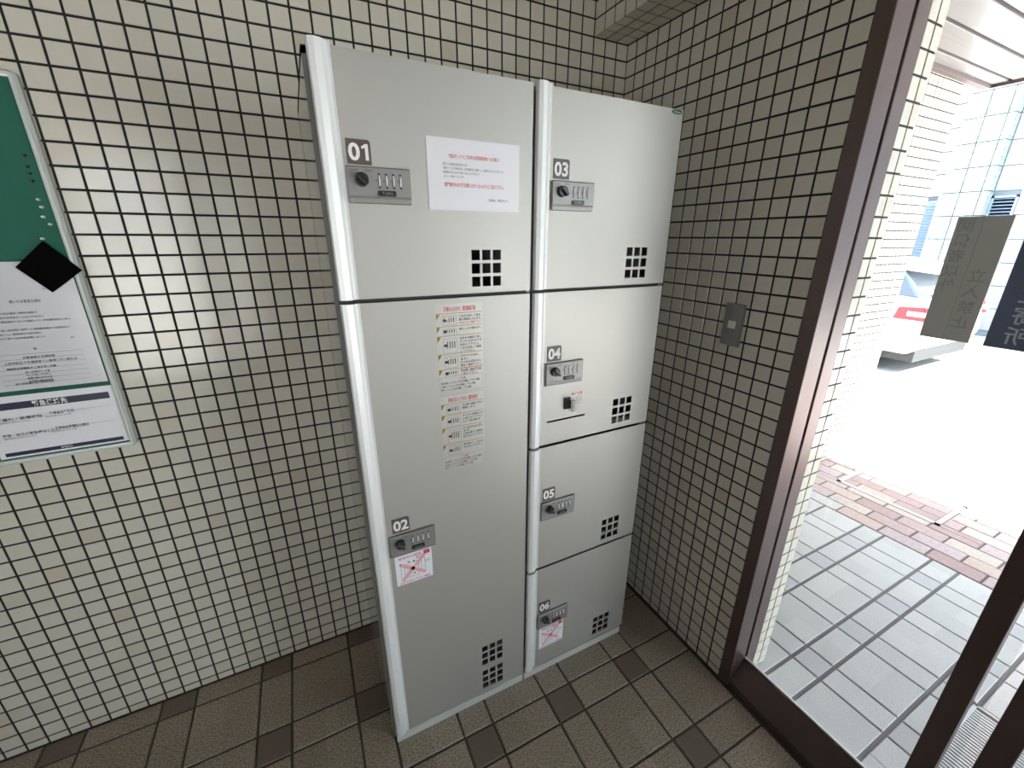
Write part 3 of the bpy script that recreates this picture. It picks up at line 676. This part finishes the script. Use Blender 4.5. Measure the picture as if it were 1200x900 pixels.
# laminated notice on door 01
nt_ = thing('paper_notice', 'white laminated notice with red headings taped to door 01', 'notice', (-0.795, FY, 1.58))
mb = MB(); xa, xb_, za, zb_ = -0.9035, -0.688, 1.7215, 1.5820; mb.box(xa, xb_, FY-0.0012, FY-0.0002, zb_, za); mb.build('sheet', 'paper', nt_)
mb = MB(); Y = FY-0.0015
write(mb, '宅配ボックスご利用の配達業者様へのお願い', ((xa+xb_)/2-0.001, Y, 1.6880), UX, UZ, 0.0085, 0, 0.012, fitw=0.118)
for k, (s, wd) in enumerate((('宅配ボックスの暗証番号は毎回の設定になります。', 0.055), ('宅配ボックスをご使用の際は、必ず部屋番号をご確認の上、お荷物をお入れ下さいますように。', 0.142), ('暗証番号の控えを必ず不在票にご記入いただきますよう', 0.083), ('よろしくお願いいたします。', 0.047))):
    write(mb, s, (xa+0.034, Y, 1.6725-0.0078*k), UX, UZ, 0.0055, 1, 0.0, 'LEFT', fitw=wd)
write(mb, '部屋番号を必ず不在票に大きくはっきりとご記入下さい。', ((xa+xb_)/2, Y, 1.6330), UX, UZ, 0.0088, 0, 0.02, fitw=0.140)
write(mb, '管理組合・管理会社より', (xb_-0.028, Y, 1.6050), UX, UZ, 0.0060, 1, 0.0, 'RIGHT', fitw=0.048)
stuff(mb.build('print', ['red_ink', 'black_ink'], nt_))

# ------------------------------------------------------------------ notice board on the left wall
bo = thing('notice_board', 'green felt notice board in a white metal frame on the tiled wall', 'notice board', (-2.25, 0, 0.965))
BX0, BX1, BZ0, BZ1 = -2.85, -1.655, 0.966, 1.858
mb = MB(); mb.box(BX0+0.008, BX1-0.008, -0.012, 0.0, BZ0+0.008, BZ1-0.008); mb.build('felt', 'board_green', bo)
def rrect(x0, x1, z0, z1, r, n=5):
    out = []
    for cx, cz, a0 in ((x1-r, z1-r, 0), (x0+r, z1-r, 90), (x0+r, z0+r, 180), (x1-r, z0+r, 270)):
        for k in range(n+1):
            a = math.radians(a0+90*k/n); out.append((cx+r*math.cos(a), cz+r*math.sin(a)))
    return out
rings = [(0.0, 0.0, 0.012), (0.0, -0.014, 0.012), (0.004, -0.019, 0.010), (0.007, -0.0175, 0.008), (0.009, -0.019, 0.006), (0.013, -0.018, 0.003), (0.0135, -0.011, 0.002)]
mb = MB(); N = 24
for ins, yy, r in rings: mb.v += [(p[0], yy, p[1]) for p in rrect(BX0+ins, BX1-ins, BZ0+ins, BZ1-ins, max(r, 0.002))]
for k in range(len(rings)-1):
    for i in range(N): mb.f.append((k*N+i, k*N+(i+1) % N, (k+1)*N+(i+1) % N, (k+1)*N+i)); mb.m.append(0)
mb.build('frame', 'frame_white', bo)
YB = -0.0124
def sheet(name, label, x0, x1, z0, z1, cat='notice', m='paper'):
    t = thing(name, label, cat, ((x0+x1)/2, YB, z0)); mb = MB(); mb.box(x0, x1, YB-0.0010, YB, z0, z1); mb.build('sheet', m, t); return t
s1 = sheet('posted_letter', 'printed letter in a clear plastic sleeve pinned to the green board', -1.883, -1.673, 1.160, 1.468)
mb = MB(); Y = YB-0.0016
rnd = random.Random(3)
def para(x, z, wd, size, n_=20, mi=0):
    s = ''.join(rnd.choice('管理組合の皆様へお知らせ平成年月日清掃作業実施について記住居者各位下記通行います御協力願申上') for _ in range(n_)); write(mb, s, (x, Y, z), UX, UZ, size, mi, 0.01, 'LEFT', fitw=wd)
para(-1.735, 1.405, 0.028, 0.006, 7); para(-1.80, 1.377, 0.055, 0.008, 9)
for k, (x, z, wd) in enumerate(((-1.83, 1.350, 0.072), (-1.86, 1.340, 0.110), (-1.86, 1.330, 0.156), (-1.86, 1.310, 0.150), (-1.86, 1.300, 0.095), (-1.86, 1.290, 0.10), (-1.715, 1.283, 0.008))): para(x, z, wd, 0.0055, max(3, int(wd/0.0055)))
para(-1.79, 1.262, 0.006, 0.006, 1); para(-1.815, 1.241, 0.058, 0.0065, 9); para(-1.85, 1.229, 0.133, 0.0065, 20); para(-1.85, 1.215, 0.09, 0.006, 15)
for k in range(4): para(-1.82, 1.204-0.008*k, 0.045, 0.0055, 9)
para(-1.845, 1.176, 0.07, 0.006, 12)
for k in range(7):
    z = 1.250-0.0125*k; mb.box(-1.865, -1.70, Y, Y+0.0002, z-0.0003, z+0.0003, 1)
stuff(mb.build('print', ['black_ink', 'grey_ink'], s1))
mb = MB(); mb.box(-1.888, -1.671, YB-0.0030, YB-0.0026, 1.152, 1.474); mb.build('plastic_sleeve', 'clear_film', s1)
s2 = sheet('contact_sheet', 'emergency contact sheet with navy bars at the foot of the green board', -1.925, -1.668, 0.9835, 1.148)
mb = MB()
mb.box(-1.915, -1.680, Y, Y+0.0004, 1.113, 1.131); mb.build('title_bar', 'navy_ink', s2)
mb = MB(); mb.box(-1.914, -1.680, Y, Y+0.0004, 0.9885, 0.9985); mb.build('foot_bar', 'navy_ink', s2)
mb = MB()
Y -= 0.0004
write(mb, '緊急連絡先', (-1.797, Y, 1.122), UX, UZ, 0.0155, 1, 0.02, fitw=0.066); write(mb, '管理会社', (-1.797, Y, 0.9935), UX, UZ, 0.006, 1)
for z, a_ in ((1.088, '水漏れ・設備故障'), (1.045, '夜間・休日の緊急時はこちら')):
    write(mb, a_, (-1.905, Y, z), UX, UZ, 0.008, 2, 0.015, 'LEFT', fitw=0.085 if z > 1.06 else 0.105); write(mb, '営業時間内の受付となります', (-1.905, Y, z-0.008), UX, UZ, 0.0045, 2, 0, 'LEFT', fitw=0.06)
    write(mb, '管理会社連絡先' if z > 1.06 else '管理会社夜間受付窓口', (-1.806, Y, z+0.003), UX, UZ, 0.0085, 2, 0.02, 'LEFT', fitw=0.048 if z > 1.06 else 0.066); write(mb, '平日九時から十七時', (-1.816, Y, z-0.005), UX, UZ, 0.0045, 2, 0, 'LEFT', fitw=0.05)
    mb.box(-1.91, -1.685, Y, Y+0.0002, z-0.0135, z-0.013, 3) if False else mb.box(-1.752, -1.683, Y, Y+0.0002, z+0.004, z+0.0045, 3)
stuff(mb.build('print', ['navy_ink', 'white_ink', 'black_ink', 'grey_ink'], s2))
# black square magnet over the corner of the letter, pins in the felt
mb = MB(); pts = [(-1.764, 1.456), (-1.702, 1.514), (-1.650, 1.446), (-1.716, 1.396)]; mb.prism(pts, 1, -0.0225, -0.0195)
tag(mb.build('black_card', 'black_felt'), 'small black square card hung cornerwise over the letter and board frame', 'card')
def pin(p, m, label, group):
    mb = MB(); mb.cyl((p[0], -0.012, p[1]), (0, -1, 0), 0.0032, 0.0026, 0.003, 12); mb.cyl((p[0], -0.015, p[1]), (0, -1, 0), 0.0022, 0.0022, 0.004, 10); mb.cyl((p[0], -0.019, p[1]), (0, -1, 0), 0.0028, 0.0024, 0.002, 12)
    tag(mb.build('push_pin', m), label, 'push pin', group)
for p, q in zip(((-1.687, 1.604), (-1.686, 1.588), (-1.689, 1.567), (-1.681, 1.551)), ('topmost', 'second from the top', 'third from the top', 'lowest')):
    pin(p, 'pin_white', 'white push pin, %s of four above the black card' % q, 'white push pins')
pin((-1.703, 1.519), 'pin_white', 'white push pin right at the top corner of the black card', 'white push pins')
for p, q in zip(((-1.686, 1.695), (-1.687, 1.673), (-1.687, 1.659), (-1.687, 1.643)), ('topmost', 'second from the top', 'third from the top', 'lowest')):
    pin(p, 'pin_dark', 'dark push pin, %s in a column of four' % q, 'dark push pins')

# ------------------------------------------------------------------ wall switch plate
sw = thing('switch_plate', 'grey metal plate with a small cream button on the dark tiled wall', 'switch', (-0.004, -0.609, 1.21))
mb = MB(); mb.box(-0.014, -0.004, -0.641, -0.578, 1.213, 1.342); bevel(mb.build('plate', 'switch_plate', sw), 0.003, 2)
mb = MB(); mb.box(-0.018, -0.013, -0.621, -0.598, 1.268, 1.290); bevel(mb.build('button', 'switch_button', sw), 0.001, 1)
for z in (1.222, 1.333):
    mb = MB(); mb.cyl((-0.014, -0.6095, z), (-1, 0, 0), 0.0035, 0.003, 0.0012, 10); mb.build('screw', 'steel_plate', sw)
